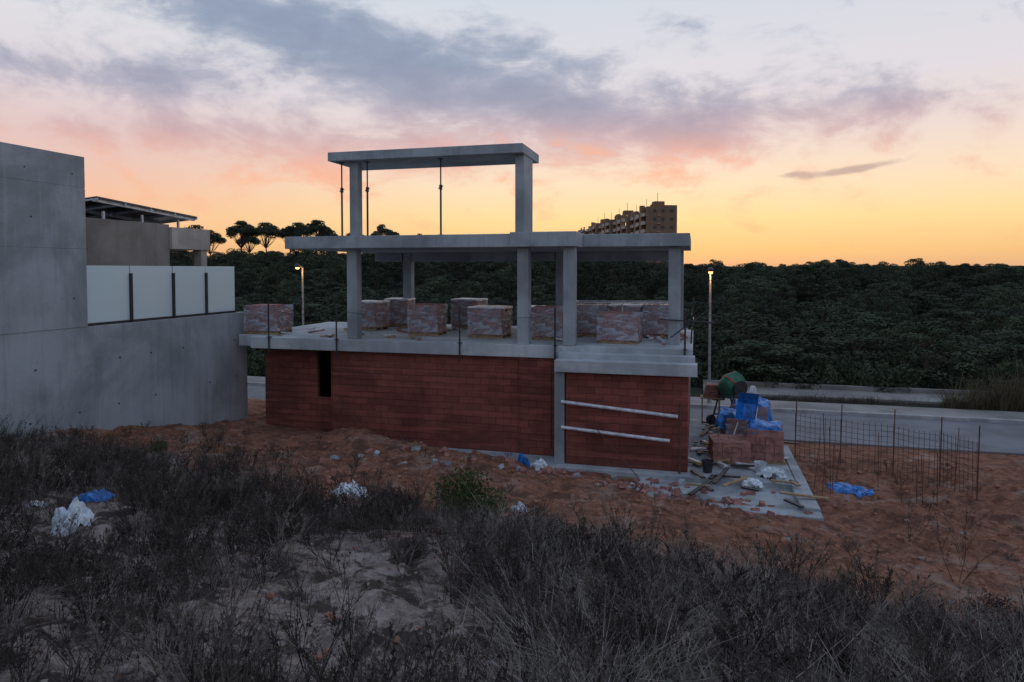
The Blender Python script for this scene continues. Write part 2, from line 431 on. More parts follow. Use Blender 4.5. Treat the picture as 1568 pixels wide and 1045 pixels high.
def pal(s,t,z,k,rot=0,sc=(1,1,1)):
    return obj('brick_pallet',pm[k],mat=PLOT@Matrix.Translation((s,t,z))@Matrix.Rotation(R(rot),4,'Z')@Matrix.Diagonal((*sc,1)))
FZ=3.283
for a in [(-10.15,1.2,0,4,(1.12,1,1)),(-7.55,3.4,1,-5,(.9,1,1.05)),(-7.15,5.0,1,8,(.85,1,1.08)),(-4.85,2.1,2,3,(.95,1,1.05)),(-4.4,5.0,1,-6,(.95,1,1.1)),(-2.65,1.85,3,-3,(1.05,1,1.02)),(-.75,1.75,0,5,(.88,1,1.05)),(-2.1,5.1,1,2,(.8,1,.85)),(.35,3.2,5,2,(1.0,1,1.05)),(1.45,1.35,0,-3,(1.1,1,.92)),(1.45,3.4,1,-3,(1,1,1.05)),(2.45,3.3,5,3,(.9,1,1.08))]:
    pal(a[0],a[1],FZ,a[2],a[3],a[4] if len(a)>4 else (1,1,1))
pal(4.5,1.0,.153,4,6,(1,1,.62)); pal(5.45,1.3,.153,4,-4,(.95,1,.95)); pal(4.9,2.8,.153,0,9,(1,1,.9)); pal(5.3,3.9,.153,2,-12,(1,1,1.1))
mb=MB()
for s0,s1,t in ((-.2,2.95,2.72),): 
    mb.tube([(s0,t,3.3),(s0,t,4.36)],.02); mb.tube([(s1,t,3.3),(s1,t,4.38)],.02); mb.tube([(s0,t,4.36),(s1,t,4.38)],.022); mb.tube([((s0+s1)/2,t,3.3),((s0+s1)/2,t,4.37)],.02)
    mb.tube([(s0,t+1.1,4.36),(s1,t+1.1,4.38)],.02); mb.tube([(s0,t,4.36),(s0,t+1.1,4.36)],.02); mb.tube([(s1,t,4.38),(s1,t+1.1,4.38)],.02)
obj('scaffold_frame',mb.mesh('scaffold_frame',[M['alu']]),mat=PLOT)
mb=MB(); rr=random.Random(44)
for i in range(60):
    s=rr.uniform(-9.5,3.2); t=rr.uniform(.3,4.5); L=rr.uniform(.1,.6)
    if i<24: s=rr.uniform(2.2,3.3); t=rr.uniform(1.8,5.5)
    Mx=Matrix.Translation((s,t,3.31+rr.random()*.05))@Matrix.Rotation(rr.uniform(0,3.1),4,'Z')@Matrix.Rotation(rr.uniform(-.2,.2),4,'Y')
    mb.box(-L/2,L/2,-.05,.05,-.025,.025,rr.choice([0,0,1,2,3]),Mx)
obj('slab_offcuts',mb.mesh('slab_offcuts',[M['wood'],M['alu'],M['terra'],M['white']]),mat=PLOT)

def drape(name,cx,cy,w,d,z,drop,mat,M0,seed,n=30):
    vs=[];fs=[]
    for j in range(n+1):
        for i in range(n+1):
            a=(i/n-.5)*2; b=(j/n-.5)*2
            ex=max(0,abs(a)-.6)/.4; ey=max(0,abs(b)-.6)/.4
            k=min(1.2,math.hypot(ex,ey))
            x=a*w*.5*(1-.28*ex); y=b*d*.5*(1-.28*ey)
            nn=mn.noise((x*3.2+seed,y*3.2,seed)); n2=mn.noise((x*9+seed,y*9,seed))
            zz=z-drop*k*(1+.9*nn)+.12*nn+.05*n2
            vs.append((cx+x+.08*nn,cy+y+.07*n2,zz))
    for j in range(n):
        for i in range(n): q=j*(n+1)+i; fs.append((q,q+1,q+n+2,q+n+1))
    mb=MB(); mb.add(vs,fs); return obj(name,mb.mesh(name,[mat],False),mat=M0)
drape('blue_tarp',5.45,1.3,1.3,1.2,1.15,.22,M['blue'],PLOT,3)
drape('blue_tarp',5.3,3.9,1.6,1.5,1.25,.6,M['blue'],PLOT,5)
drape('blue_tarp',4.75,2.9,1.5,1.5,1.1,.45,M['blue'],PLOT,9)
LIT=[]
def crumple(name,x,y,w,hgt,mat,seed,d=None,zoff=0):
    LIT.append((x,y,w))
    n=34; vs=[];fs=[]; d=d or w
    for j in range(n+1):
        for i in range(n+1):
            a=(i/n-.5)*2;b=(j/n-.5)*2; r=math.hypot(a,b)
            nn=mn.noise((a*2.2+seed,b*2.2,seed*1.7)); n2=mn.noise((a*6+seed,b*6,seed)); n3_=mn.noise((a*13+seed,b*13,seed))
            px=x+a*w*.5*(1+.35*nn); py=y+b*d*.5*(1+.3*n2)
            zz=H(px,py)+zoff+max(0,1-r*r)**.5*hgt*(.65+.5*nn)+hgt*(.2*n2+.08*n3_)-.03*r+.01
            vs.append((px,py,zz))
    for j in range(n):
        for i in range(n):
            a=((i+.5)/n-.5)*2;b=((j+.5)/n-.5)*2
            if math.hypot(a,b)<1+.25*mn.noise((a*3+seed,b*3,2)): q=j*(n+1)+i; fs.append((q,q+1,q+n+2,q+n+1))
    mb=MB(); mb.add(vs,fs); return obj(name,mb.mesh(name,[mat],False))
crumple('blue_plastic_sheet',8.3,16.6,1.0,.16,M['blue'],2)
crumple('blue_plastic_sheet',-5.95,9.6,.6,.12,M['blue'],6,.4)
crumple('white_rubbish_sack',-5.35,8.2,.42,.30,M['white'],4,.45)
crumple('white_plastic_scrap',-6.1,8.7,.26,.10,M['white'],13,.26)
crumple('white_plastic_scrap',-2.95,12.3,.62,.16,M['white'],8)
crumple('white_plastic_scrap',.12,11.6,.30,.16,M['white'],12)
crumple('white_plastic_scrap',7.2,12.1,.2,.08,M['white'],19)
crumple('white_plastic_scrap',.7,17.9,.5,.22,M['white'],21)
crumple('blue_plastic_sheet',.3,17.8,.3,.3,M['blue'],22)
crumple('cement_sack',6.6,17.2,.7,.2,M['white'],25,zoff=.18)
crumple('cement_sack',5.9,16.6,.5,.15,M['white'],27,zoff=.15)

mix=empty('cement_mixer',PLOT@Matrix.Translation((4.75,5.2,.15))@Matrix.Rotation(R(30),4,'Z'))
mb=MB()
prof=[(-.42,.14),(-.40,.26),(-.15,.38),(.1,.38),(.38,.24),(.42,.25)]
ax=Vector((.75,0,.66)).normalized()
c0=Vector((0,0,1.4))
mb.tube([c0+ax*p for p,_ in prof],[r for _,r in prof],18,0,False)
mb.tube([c0-ax*.42,c0-ax*.41],[.14,.14],18,0)
mb.tube([c0-ax*.02,c0+ax*.03],[.4,.4],18,1,False)
obj('drum',mb.mesh('drum',[M['green'],M['red']],True),mix)
mb=MB()
for y in (-.42,.42):
    mb.tube([(-.5,y,.0),(-.1,y,1.35)],.03); mb.tube([(.5,y,0),(.1,y,1.35)],.03); mb.tube([(-.38,y,.35),(.38,y,.35)],.025)
mb.tube([(-.45,-.42,.12),(-.45,.42,.12)],.025); mb.tube([(.45,-.42,.12),(.45,.42,.12)],.025)
mb.tube([(0,-.5,1.37),(0,.5,1.37)],.03); mb.box(-.35,.05,.45,.75,.8,1.25)
mb.tube([(0,-.55,1.37),(0,-.5,1.37)],.25,16)
obj('frame',mb.mesh('frame',[M['dark']]),mix)
mb=MB()
for y in (-.5,.5): mb.tube([(-.45,y-.04,.16),(-.45,y+.04,.16)],.17,16)
obj('wheels',mb.mesh('wheels',[M['dark']]),mix)
wb=empty('wheelbarrow',PLOT@Matrix.Translation((5.1,2.0,1.3))@Matrix.Rotation(R(70),4,'Z')@Matrix.Rotation(R(-62),4,'Y'))
mb=MB()
A=[(-.35,-.28,.35),(.45,-.28,.35),(.45,.28,.35),(-.35,.28,.35),(-.2,-.17,.08),(.22,-.17,.08),(.22,.17,.08),(-.2,.17,.08)]
mb.add(A,[(4,5,6,7),(0,4,5,1),(1,5,6,2),(2,6,7,3),(3,7,4,0)])
obj('tray',mb.mesh('tray',[M['blue']]),wb)
mb=MB()
for y in (-.2,.2): mb.tube([(.6,y*.3,.0),(.1,y,.05),(-.8,y*1.3,.3)],.018)
mb.tube([(.62,-.05,0),(.62,.05,0)],.17,16)
for y in (-.2,.2): mb.tube([(-.15,y,.08),(-.3,y,-.2)],.015)
obj('wheel_and_handles',mb.mesh('wheel_and_handles',[M['alu']]),wb)
mb=MB()
for k in range(5): mb.box(-.25+.02*k,.25-.01*k,-.2,.2,.9+k*.09,.9+k*.09+.075,0)
for x in (-.3,.26): 
    for y in (-.25,.21): mb.box(x,x+.04,y,y+.04,0,.86,1)
mb.box(-.35,.35,-.28,.28,.862,.897,1)
obj('trestle_with_bricks',mb.mesh('trestle_with_bricks',[M['terra'],M['wood']]),mat=PLOT@Matrix.Translation((4.1,5.6,.15)))
mb=MB(); rr=random.Random(4)
for i in range(60):
    s=rr.uniform(3.6,6.1); t=rr.uniform(-2.6,5.5); L=rr.uniform(.2,1.1)
    if rr.random()<.45: s=rr.uniform(3.6,4.4)
    Mx=Matrix.Translation((s,t,.2+rr.random()*.06))@Matrix.Rotation(rr.uniform(0,3.1),4,'Z')@Matrix.Rotation(rr.uniform(-.12,.12),4,'Y')
    mb.box(-L/2,L/2,-.05,.05,-.02,.02,rr.choice([0,0,1,2,2]),Mx)
obj('timber_offcuts',mb.mesh('timber_offcuts',[M['wood'],M['alu'],M['dark']]),mat=PLOT)
mb=MB()
for i in range(170):
    s=rr.gauss(2.2,1.2) if i<90 else rr.uniform(-5,6); t=rr.gauss(-2.2,.5) if i<90 else rr.uniform(-4.8,-.9)
    p=W(s,t); z=max(H(p.x,p.y),.16 if -.9<t else -9)
    Mx=Matrix.Translation((p.x,p.y,z+.03))@Matrix.Rotation(rr.uniform(0,3.1),4,'Z')@Matrix.Rotation(rr.uniform(-.5,.5),4,'Y')@Matrix.Rotation(rr.uniform(-.5,.5),4,'X')
    k=rr.uniform(.3,.9); mb.box(-.13*k,.13*k,-.1*k,.1*k,-.05,.05,0 if rr.random()<.82 else 1,Mx)
obj('brick_rubble',mb.mesh('brick_rubble',[M['terra'],M['concpad']]))
def bucket(s,t,z,mat,name='bucket'):
    mb=MB(); mb.tube([(0,0,0),(0,0,.3)],[.11,.15],16,0,False); mb.tube([(0,0,0),(0,0,.01)],.11,16); mb.tube([(0,0,.28),(0,0,.3)],.16,16,0,False)
    obj(name,mb.mesh(name,[mat]),mat=PLOT@Matrix.Translation((s,t,z)))
bucket(3.9,-.4,.16,M['dark']); bucket(5.2,-.2,.16,M['white']); bucket(4.2,2.2,.16,M['green'])

# wire-mesh fence from the slab corner along the road edge, with a return towards the slope
mb=MB(); rr=random.Random(9)
FL=[(6.35,2.2),(7.5,2.0),(8.7,1.5),(9.5,.5),(9.9,-.7)]
for (s0,t0_),(s1,t1_) in zip(FL[:-1],FL[1:]):
    a=W(s0,t0_); b=W(s1,t1_); za=H(a.x,a.y); zb=H(b.x,b.y); lean=rr.uniform(-.15,.15)
    for i in range(10):
        f=i/9; x=a.x+(b.x-a.x)*f; y=a.y+(b.y-a.y)*f; z=za+(zb-za)*f
        mb.tube([(x,y,z-.05),(x+lean*.5,y+lean,z+1.35)],.006,5)
    for k in range(10):
        h=k*.145
        mb.tube([(a.x+lean*.4*h,a.y+lean*h,za+h),((a.x+b.x)/2+lean*.4*h,(a.y+b.y)/2+lean*h,(za+zb)/2+h-.03),(b.x+lean*.4*h,b.y+lean*h,zb+h)],.005,5)
for s0,t0_ in FL:
    a=W(s0,t0_); z=H(a.x,a.y); mb.tube([(a.x,a.y,z-.1),(a.x+.03,a.y,z+1.75)],.016,6)
for i in range(12):
    s=6.4+rr.random()*3.4; t=-1.8+rr.random()*2.4
    p=W(s,t); z=H(p.x,p.y)-.05
    mb.tube([(p.x,p.y,z),(p.x+rr.uniform(-.12,.12),p.y+rr.uniform(-.1,.1),z+rr.uniform(.7,1.9))],.010,6)
obj('wire_mesh_fence',mb.mesh('wire_mesh_fence',[M['rust']]))

# ---------------------------------------------------------------- street lamps
def lamp(s,t,h):
    e=empty('street_lamp',PLOT@Matrix.Translation((s,t,-.46)))
    mb=MB(); mb.tube([(0,0,0),(0,0,.9),(0,0,.92),(0,0,h)],[.09,.09,.06,.045],10); mb.tube([(0,0,h),(0,-.18,h+.05),(0,-.45,h+.07)],[.045,.035,.03],8)
    obj('pole',mb.mesh('pole',[M['steel']]),e)
    mb=MB(); mb.tube([(0,-.25,h+.09),(0,-.42,h+.1),(0,-.68,h+.09)],[.05,.11,.07],10); obj('lamp_head',mb.mesh('lamp_head',[M['dark']],True),e)
    mb=MB(); mb.tube([(0,-.47,h+.01),(0,-.47,h-.07)],[.10,.07],12); obj('lens',mb.mesh('lens',[M['lampglow']]),e)
    l=bpy.data.lights.new('lamp_light','POINT'); l.energy=40; l.color=(1,.5,.18); l.shadow_soft_size=.1
    lo=bpy.data.objects.new('lamp_light',l); scene.collection.objects.link(lo); lo.parent=e; lo.location=(0,-.47,h-.2)
s,t=loc(8.55,29.4); lamp(s,12.4,5.75)
s,t=loc(-10.75,34.9); lamp(s,12.4,5.95)

# ---------------------------------------------------------------- trees
def leafquad(mb,p,sz,rr,mi,out=None):
    if out is None: a=Vector((rr.gauss(0,1),rr.gauss(0,1),rr.gauss(0,.7))).normalized()
    else: a=(out+Vector((rr.gauss(0,.4),rr.gauss(0,.4),rr.gauss(0,.4)))).normalized()
    b=a.orthogonal().normalized()
    b=(Matrix.Rotation(rr.uniform(0,6.28),3,a)@b); c=a.cross(b)
    w=sz*rr.uniform(.35,.7); L=sz*rr.uniform(.8,1.4)
    mb.add([p-b*w-c*L*.4,p+b*w*.8-c*L*.5,p+b*w*.3+c*L*.8],[(0,1,2)],mi)
def pine(seed,h,rad,umb):
    rr=random.Random(seed); mb=MB()
    base=.58*h if umb else .12*h
    lean=Vector((rr.uniform(-.4,.4),rr.uniform(-.4,.4),0))
    pts=[Vector((0,0,-.3))]
    for i in range(1,6): f=i/5; pts.append(Vector((lean.x*f+rr.uniform(-.1,.1),lean.y*f+rr.uniform(-.1,.1),h*.85*f)))
    mb.tube(pts,[.2,.17,.14,.11,.08,.04],7,0)
    n=24 if umb else 22
    for i in range(n):
        th=i*2.4+rr.uniform(-.5,.5); q=math.sqrt(rr.random())
        if umb:
            r=rad*q*.85; z=base+ (h-base)*(.35+.55*(1-q*q)*rr.uniform(.6,1)); cr=rad*.3; fz=.6
        else:
            zf=(i+rr.random())/n; env=math.sqrt(max(.02,1-((zf-.3)/.72)**2)) if zf>.3 else .8+.2*zf/.3
            r=rad*(.5+.5*q)*env*.85; z=base+(h-base)*zf*.86; cr=rad*rr.uniform(.30,.46)*(1-.2*zf); fz=.66
        c=Vector((lean.x+r*math.cos(th),lean.y+r*math.sin(th),z))
        k=min(4,max(1,int(z/h*4))); st=pts[k]
        mb.tube([st,(st+c)/2+Vector((0,0,-.15)),c],[.06,.04,.015],4,0,False)
        for j in range(215):
            d=Vector((rr.gauss(0,1),rr.gauss(0,1),rr.gauss(0,1)+.5)).normalized()
            rad_=(.78+.22*rr.random() if rr.random()<.82 else .3+.9*rr.random())
            p=d*rad_
            leafquad(mb,c+Vector((p.x*cr,p.y*cr,p.z*cr*fz)),rr.uniform(.07,.19)*(1.3 if umb else 1),rr,1,d)
    return mb.mesh('pine_tree',[M['bark'],M['needles']])
pines=[pine(10+i,6.0,2.2+.35*(i%3),False) for i in range(7)]
umbs=[pine(30+i,8.5,2.6+.35*i,True) for i in range(3)]
def bushmesh(seed,h,rad,n,mat,sz,per=110):
    rr=random.Random(seed); mb=MB()
    for i in range(n):
        th=rr.uniform(0,6.28); q=math.sqrt(rr.random()); c=Vector((rad*q*.8*math.cos(th),rad*q*.8*math.sin(th),h*rr.uniform(.15,.8)*(1-.5*q)))
        mb.tube([(0,0,0),c*.5+Vector((0,0,.03)),c],[.012,.008,.003],4,0,False)
        cr=rad*.33
        for j in range(per):
            d=Vector((rr.gauss(0,1),rr.gauss(0,1),rr.gauss(0,1))).normalized()*(rr.random()**.5)*cr
            leafquad(mb,c+d,rr.uniform(*sz),rr,1)
    return mb.mesh('bush',[M['bark'],mat])
forest=empty('pine_forest')
rr=random.Random(77); bm_far=bushmesh(50,1.5,1.4,18,M['needles'],(.06,.14))
def plant(me,x,y,sc,scz,par,name,tilt=.05,dz=0):
    Mx=Matrix.Translation((x,y,H(x,y,y<26)+dz))@Matrix.Rotation(rr.uniform(0,6.28),4,'Z')@Matrix.Rotation(rr.uniform(-tilt,tilt),4,'X')@Matrix.Diagonal((sc,sc,scz,1))
    return obj(name,me,par,Mx)
def grid(y0,y1,sp,smin,smax):
    y=y0
    while y<y1:
        x=-y*.72-12
        while x<y*.88+12:
            px=x+rr.uniform(-.48,.48)*sp; py=y+rr.uniform(-.48,.48)*sp
            x+=sp
            s,t=loc(px,py)
            if t<21: continue
            if s<-11.5 and t<22: continue
            if (px-40)**2/400+(py-280)**2/8000<1: continue
            lo=1.0
            if py<75: lo=.58+.26*ss(40,75,py)
            u=rr.random(); sc=smin+(smax-smin)*u*u
            zs=.72+.5*rr.random()**1.6
            if rr.random()<.06: zs*=1.2
            plant(rr.choice(pines),px,py,sc*rr.uniform(1.0,1.25),zs*lo,forest,'pine',.08)
        y+=sp*.9
grid(36,80,5.4,.85,1.8); grid(80,170,7.8,.9,2.0); grid(170,420,13,1.0,2.1)
for i in range(150):
    s=rr.uniform(-26,45); t=rr.uniform(19.3,22.5); p=W(s,t); plant(bm_far,p.x,p.y,rr.uniform(.7,1.4),rr.uniform(.6,1.6),forest,'undergrowth')
for u,d,sc in ((322,140,1.08),(367,146,1.26),(408,148,1.2),(447,152,1.1),(484,146,1.22),(457,160,1.2),(500,156,1.05),(588,165,1.2),(604,172,1.05),(295,146,1.2),(640,180,1.05),(1262,150,.95),(1284,156,.9),(545,162,1.0),(382,160,1.0)):
    x=(u-784)/1045*d; rr.random()
    plant(umbs[rr.randrange(3)],x,d,sc*rr.uniform(.85,1.05),sc*1.12 if u<1000 else sc*.92,None,'stone_pine',.03)

# ---------------------------------------------------------------- apartment block (far)
ap=empty('apartment_block')
A=Vector((45.3,230,0)); B=Vector((32.7,338,0)); dv=(B-A).normalized(); nv=Vector((dv.y,-dv.x,0))
L=(B-A).length; g0=4.0; top=26.6
apm=Matrix(((dv.x,nv.x,0,A.x),(dv.y,nv.y,0,A.y),(0,0,1,0),(0,0,0,1)))
mb=MB(); wid=10.5; nb_=9; bl=L/nb_; storey=2.8; ns=8
for i in range(nb_):
    x0=i*bl; off=(i%2)*1.6; tp=top-(i%3)*.9-(.8 if i>5 else 0)
    mb.box(x0,x0+bl-.02,off+1.2,wid,g0-5,tp,0)
    mb.box(x0+.02,x0+1.6,off+.2,off+1.198,g0-5,tp,0)
    mb.box(x0+bl*.5,x0+bl*.5+2.2,off-.1,off+1.198,g0-5,tp+.8,0)
    for k in range(ns):
        z=g0+k*storey
        mb.box(x0+1.62,x0+bl*.5-.02,off-.3,off+1.19,z-.15,z+1.0,1)
        mb.box(x0+bl*.5+2.22,x0+bl-.05,off-.3,off+1.19,z-.15,z+1.0,1)
        mb.box(x0+2.0,x0+bl*.5-.4,off+1.15,off+1.195,z+1.0,z+2.3,2 if (i*7+k*5)%11 else 3)
        mb.box(x0+bl*.5+2.6,x0+bl-.4,off+1.15,off+1.195,z+1.0,z+2.3,2)
    mb.box(x0+2.5,x0+5.5,3.5,7,tp,tp+2.0,0); mb.box(x0+7,x0+7.8,4,5,tp,tp+1.6,1)
    mb.tube([(x0+4,5,tp+2),(x0+4,5,tp+5)],.08,4,2)
for k in range(ns):
    z=g0+k*storey
    for y in (2.2,5.0,8.0): mb.box(-.06,-.003,y,y+1.1,z+1,z+2.1,2)
    mb.box(-.5,-.003,3.5,4.6,z-.1,z+.1,1)
mb.box(0,.4,1.2,wid,top,top+.5,0)
obj('block',mb.mesh('block',[M['aptwall'],M['aptslab'],M['aptdark'],M['winlit']]),ap,apm)

# ---------------------------------------------------------------- weeds & grass
def tuft(seed,n,h,spread,wd,mat,lean=.5):
    rr=random.Random(seed); mb=MB()
    for i in range(n):
        th=rr.uniform(0,6.28); q=rr.random()*spread; p=Vector((q*math.cos(th),q*math.sin(th),-.03))
        th2=th+rr.uniform(-1,1); L=h*rr.uniform(.35,1.1)*(1.5 if rr.random()<.08 else 1); ln=rr.uniform(.1,lean)
        d=Vector((math.cos(th2),math.sin(th2),0)); side=Vector((-d.y,d.x,0))*wd*rr.uniform(.6,1.3)
        pts=[p,p+Vector((0,0,L*.45))+d*L*ln*.25,p+Vector((0,0,L*(1-.3*ln)))+d*L*ln*1.2]
        ws=[1,.75,.1]; vs=[]
        for a_,w in zip(pts,ws): vs+=[a_-side*w,a_+side*w]
        mb.add(vs,[(0,1,3,2),(2,3,5,4)])
    return mb.mesh('grass_tuft',[mat])
def weed(seed,h,mat,nst=5,r0=.005,lv0=2):
    rr=random.Random(seed); mb=MB()
    def br(p,d,L,r,lv):
        q=p+d*L*.5+Vector((rr.uniform(-.04,.04),rr.uniform(-.04,.04),0))*L; e=q+(d+Vector((rr.uniform(-.25,.25),rr.uniform(-.25,.25),rr.uniform(0,.2)))).normalized()*L*.5
        mb.tube([p,q,e],[r,r*.8,r*.45],3,0,False)
        if lv>0:
            for k in range(rr.randint(3,5)):
                f=rr.uniform(.3,1); o=p+(e-p)*f; nd=(d+Vector((rr.uniform(-.8,.8),rr.uniform(-.8,.8),rr.uniform(-.1,.5)))).normalized()
                br(o,nd,L*rr.uniform(.3,.55),r*.6,lv-1)
        else:
            for k in range(2):
                o=p+(e-p)*rr.random(); leafquad(mb,o,rr.uniform(.008,.022),rr,0)
    for i in range(nst):
        th=rr.uniform(0,6.28); d=Vector((math.cos(th)*.45,math.sin(th)*.45,1)).normalized()
        br(Vector((math.cos(th)*.04,math.sin(th)*.04,-.03)),d,h*rr.uniform(.6,1),r0,lv0)
    return mb.mesh('dry_weed',[mat])
T_dry=[tuft(100+i,80,.24+.04*i,.26,.0035,M['dry'],1.3) for i in range(4)]
T_straw=[tuft(120+i,80,.30+.08*i,.26,.0035,M['straw'],1.4) for i in range(4)]
T_short=[tuft(140+i,70,.11,.28,.004,M['straw'],1.6) for i in range(2)]
T_mat=[tuft(150+i,110,.07,.34,.006,M['dry'],3.0) for i in range(3)]
Wd=[weed(160+i,.34+.06*i,M['dry'],6) for i in range(5)]+[weed(170,.5,M['straw'],6)]
grass=empty('dry_grass')
cnt=0
LIT.append((-.72,10.7,1.2))
def lit_near(x,y):
    for a,b_,w_ in LIT:
        if abs(x-a*(y/b_))<w_*.6+.05 and b_-1.2<y<b_+w_*.6: return True
    return False
for i in range(10000):
    y=2.4+13.5*rr.random()**.85; x=rr.uniform(-1,1)*(y*.82+1.2)
    s,t=loc(x,y)
    if s<-10.6 and t>-14: continue
    e=edge_t(x,y,s)
    if t>e+.3: continue
    if lit_near(x,y): continue
    a_=x/y
    right=ss(-.24,.0,a_)
    nz=mn.noise((x*.55+7,y*.55,3)); nz2=mn.noise((x*1.7,y*1.7,13))
    dens=(.44+.46*right)*ss(-.42,.22,nz+.7*nz2+.28*right)
    dens=max(dens,(.8*ss(7.4,9.0,y)*ss(.15,-.02,a_))*ss(-.4,.15,nz+.8*nz2+.12))
    dens*=ss(e+.3,e-1.5,t)*.85+.15
    pt=max(math.exp(-((x+1.7)/1.1)**2-((y-6.0)/1.5)**2),.8*math.exp(-((x+.4)/.8)**2-((y-5.0)/1.0)**2))
    dens*=1-.92*min(1,pt*1.5)
    if rr.random()>dens: continue
    q=rr.random()
    if right>.5: me=rr.choice(T_straw) if q<.42 else rr.choice(T_dry) if q<.74 else rr.choice(Wd)
    else: me=rr.choice(T_dry) if q<.30 else rr.choice(T_mat) if q<.52 else rr.choice(T_straw[:2]+T_short) if q<.62 else rr.choice(Wd)
    sc=rr.uniform(.55,1.25)*(1-.22*ss(-4,-9,s))
    plant(me,x,y,sc,sc*rr.uniform(.75,1.2),grass,'tuft',.2); cnt+=1
for i in range(800):
    x=rr.uniform(-11,14); y=rr.uniform(7,19); s,t=loc(x,y)
    if t>-1.5 and s<6.6 or (s<-10.5) or (t>-3.3 and s>1.3 and s<6.6) or t<edge_t(x,y,s): continue
    if rr.random()>.35+.6*mn.noise((x*.6,y*.6,1))+.45*ss(-3,-8,s): continue
    plant(rr.choice(T_short[:1]+T_mat+T_dry[:1]+Wd[:2]),x,y,rr.uniform(.4,.95),rr.uniform(.4,.8),grass,'tuft',.15)
print('tufts',cnt)
tallw=[weed(200+i,1.0,M['dry'],3,.006) for i in range(3)]
for x,y,sc in ((-9.7,12.6,1),(-8.3,11.5,.9),(-6.9,12.6,.85),(-7.6,10.2,.9),(-5.0,12.2,.8),(-4.4,9.6,.7),(-3.1,5.0,.5),(-4.1,4.8,.45),(-6.0,10.8,.9),(6.5,9.8,1.0),(7.8,13.2,1.05),(8.4,12.6,1.1),(4.4,8.2,.7),(-1.0,5.2,.45),(10.3,13.0,.7),(-8.8,10,.8),(-2.6,10.3,.8),(-1.9,9.6,.7),(2.2,9,.6)):
    plant(rr.choice(tallw),x,y,sc,sc,grass,'tall_weed',.1)
reeds=empty('dry_reeds'); Rd=[tuft(220+i,60,1.5,.35,.012,M['reed'],.5) for i in range(2)]
for i in range(130):
    s=rr.uniform(14.0,26); t=rr.uniform(13.9,15.6); p=W(s,t)
    k=.6+.7*ss(14,18,s)
    plant(rr.choice(Rd),p.x,p.y,rr.uniform(.7,1.2),k*rr.uniform(.8,1.3),reeds,'reed_clump',.1)
for i in range(160):
    s=rr.uniform(5,24); t=rr.uniform(13.8,20); p=W(s,t)
    if 16<t<18.7: continue
    plant(rr.choice(T_dry),p.x,p.y,1.8,1.6,reeds,'verge_grass',.1)
bg=bushmesh(60,.95,.62,46,M['shrub'],(.015,.04),120); 
plant(bg,-.72,10.7,1.05,1.15,None,'green_bush')
bg2=bushmesh(61,.5,.4,18,M['shrub'],(.012,.03)); plant(bg2,-7.6,14.5,.6,.7,None,'green_bush'); plant(bg2,1.9,4.0,.9,.4,None,'green_bush')
dbs=[bushmesh(65+i,.45,.42,16,M['dry'],(.010,.03),110) for i in range(2)]
for x,y,sc in ((-7.8,12,1.0),(-6.6,11.6,.8),(-4.6,10.8,1.1),(-3.9,10.4,1.3),(-3.0,10.4,1.2),(-2.2,10.7,1.3),(-1.7,10.2,1.0),(.3,9.8,1.0),(.9,9.0,1.1),(1.6,8.5,1.0),(3.0,7.8,1.0),(-5.3,7.1,.7),(-4.6,6.4,.7),(-3.6,6.9,.6),(-1.2,7.8,.7),(.2,6.6,.8),(5.2,7.2,.9),(7.0,8.2,1.0),(-8.9,9.3,.9),(-9.4,11,.9),(2.6,5.6,.6),(4.2,5.4,.6),(-7.4,8.6,.8),(-6.9,7.6,.8),(-2.9,8.3,.8)):
    plant(dbs[rr.randrange(2)],x,y,sc,sc*.9,grass,'dark_shrub',.1)

mb=MB(); rr=random.Random(12)
def lump(p,r):
    t_=(1+5**.5)/2
    vs=[(-1,t_,0),(1,t_,0),(-1,-t_,0),(1,-t_,0),(0,-1,t_),(0,1,t_),(0,-1,-t_),(0,1,-t_),(t_,0,-1),(t_,0,1),(-t_,0,-1),(-t_,0,1)]
    fs=[(0,11,5),(0,5,1),(0,1,7),(0,7,10),(0,10,11),(1,5,9),(5,11,4),(11,10,2),(10,7,6),(7,1,8),(3,9,4),(3,4,2),(3,2,6),(3,6,8),(3,8,9),(4,9,5),(2,4,11),(6,2,10),(8,6,7),(9,8,1)]
    a=Matrix.Rotation(rr.uniform(0,6),3,'Z')@Matrix.Diagonal((1,rr.uniform(.6,1),rr.uniform(.4,.7)))
    return [p+a@(Vector(v)*r*.52*rr.uniform(.75,1.2)) for v in vs],fs
for i in range(7500):
    y=2.5+16*rr.random(); x=rr.uniform(-1,1)*(y*.85+1); s,t=loc(x,y)
    if s<-10.9 or (t>-1 and s<6.2) or (t>-3.1 and 1.5<s<6.3): continue
    r=.010+.045*rr.random()**4
    if t>-9: r*=1.7
    v,f=lump(Vector((x,y,H(x,y)+r*.1)),r); mb.add(v,f,0 if rr.random()<(.85 if t<-10.5 else .04) else 1)
obj('gravel',mb.mesh('gravel',[simple('stone',(.25,.21,.19),.9),simple('clod',(.27,.125,.08),.95)]))

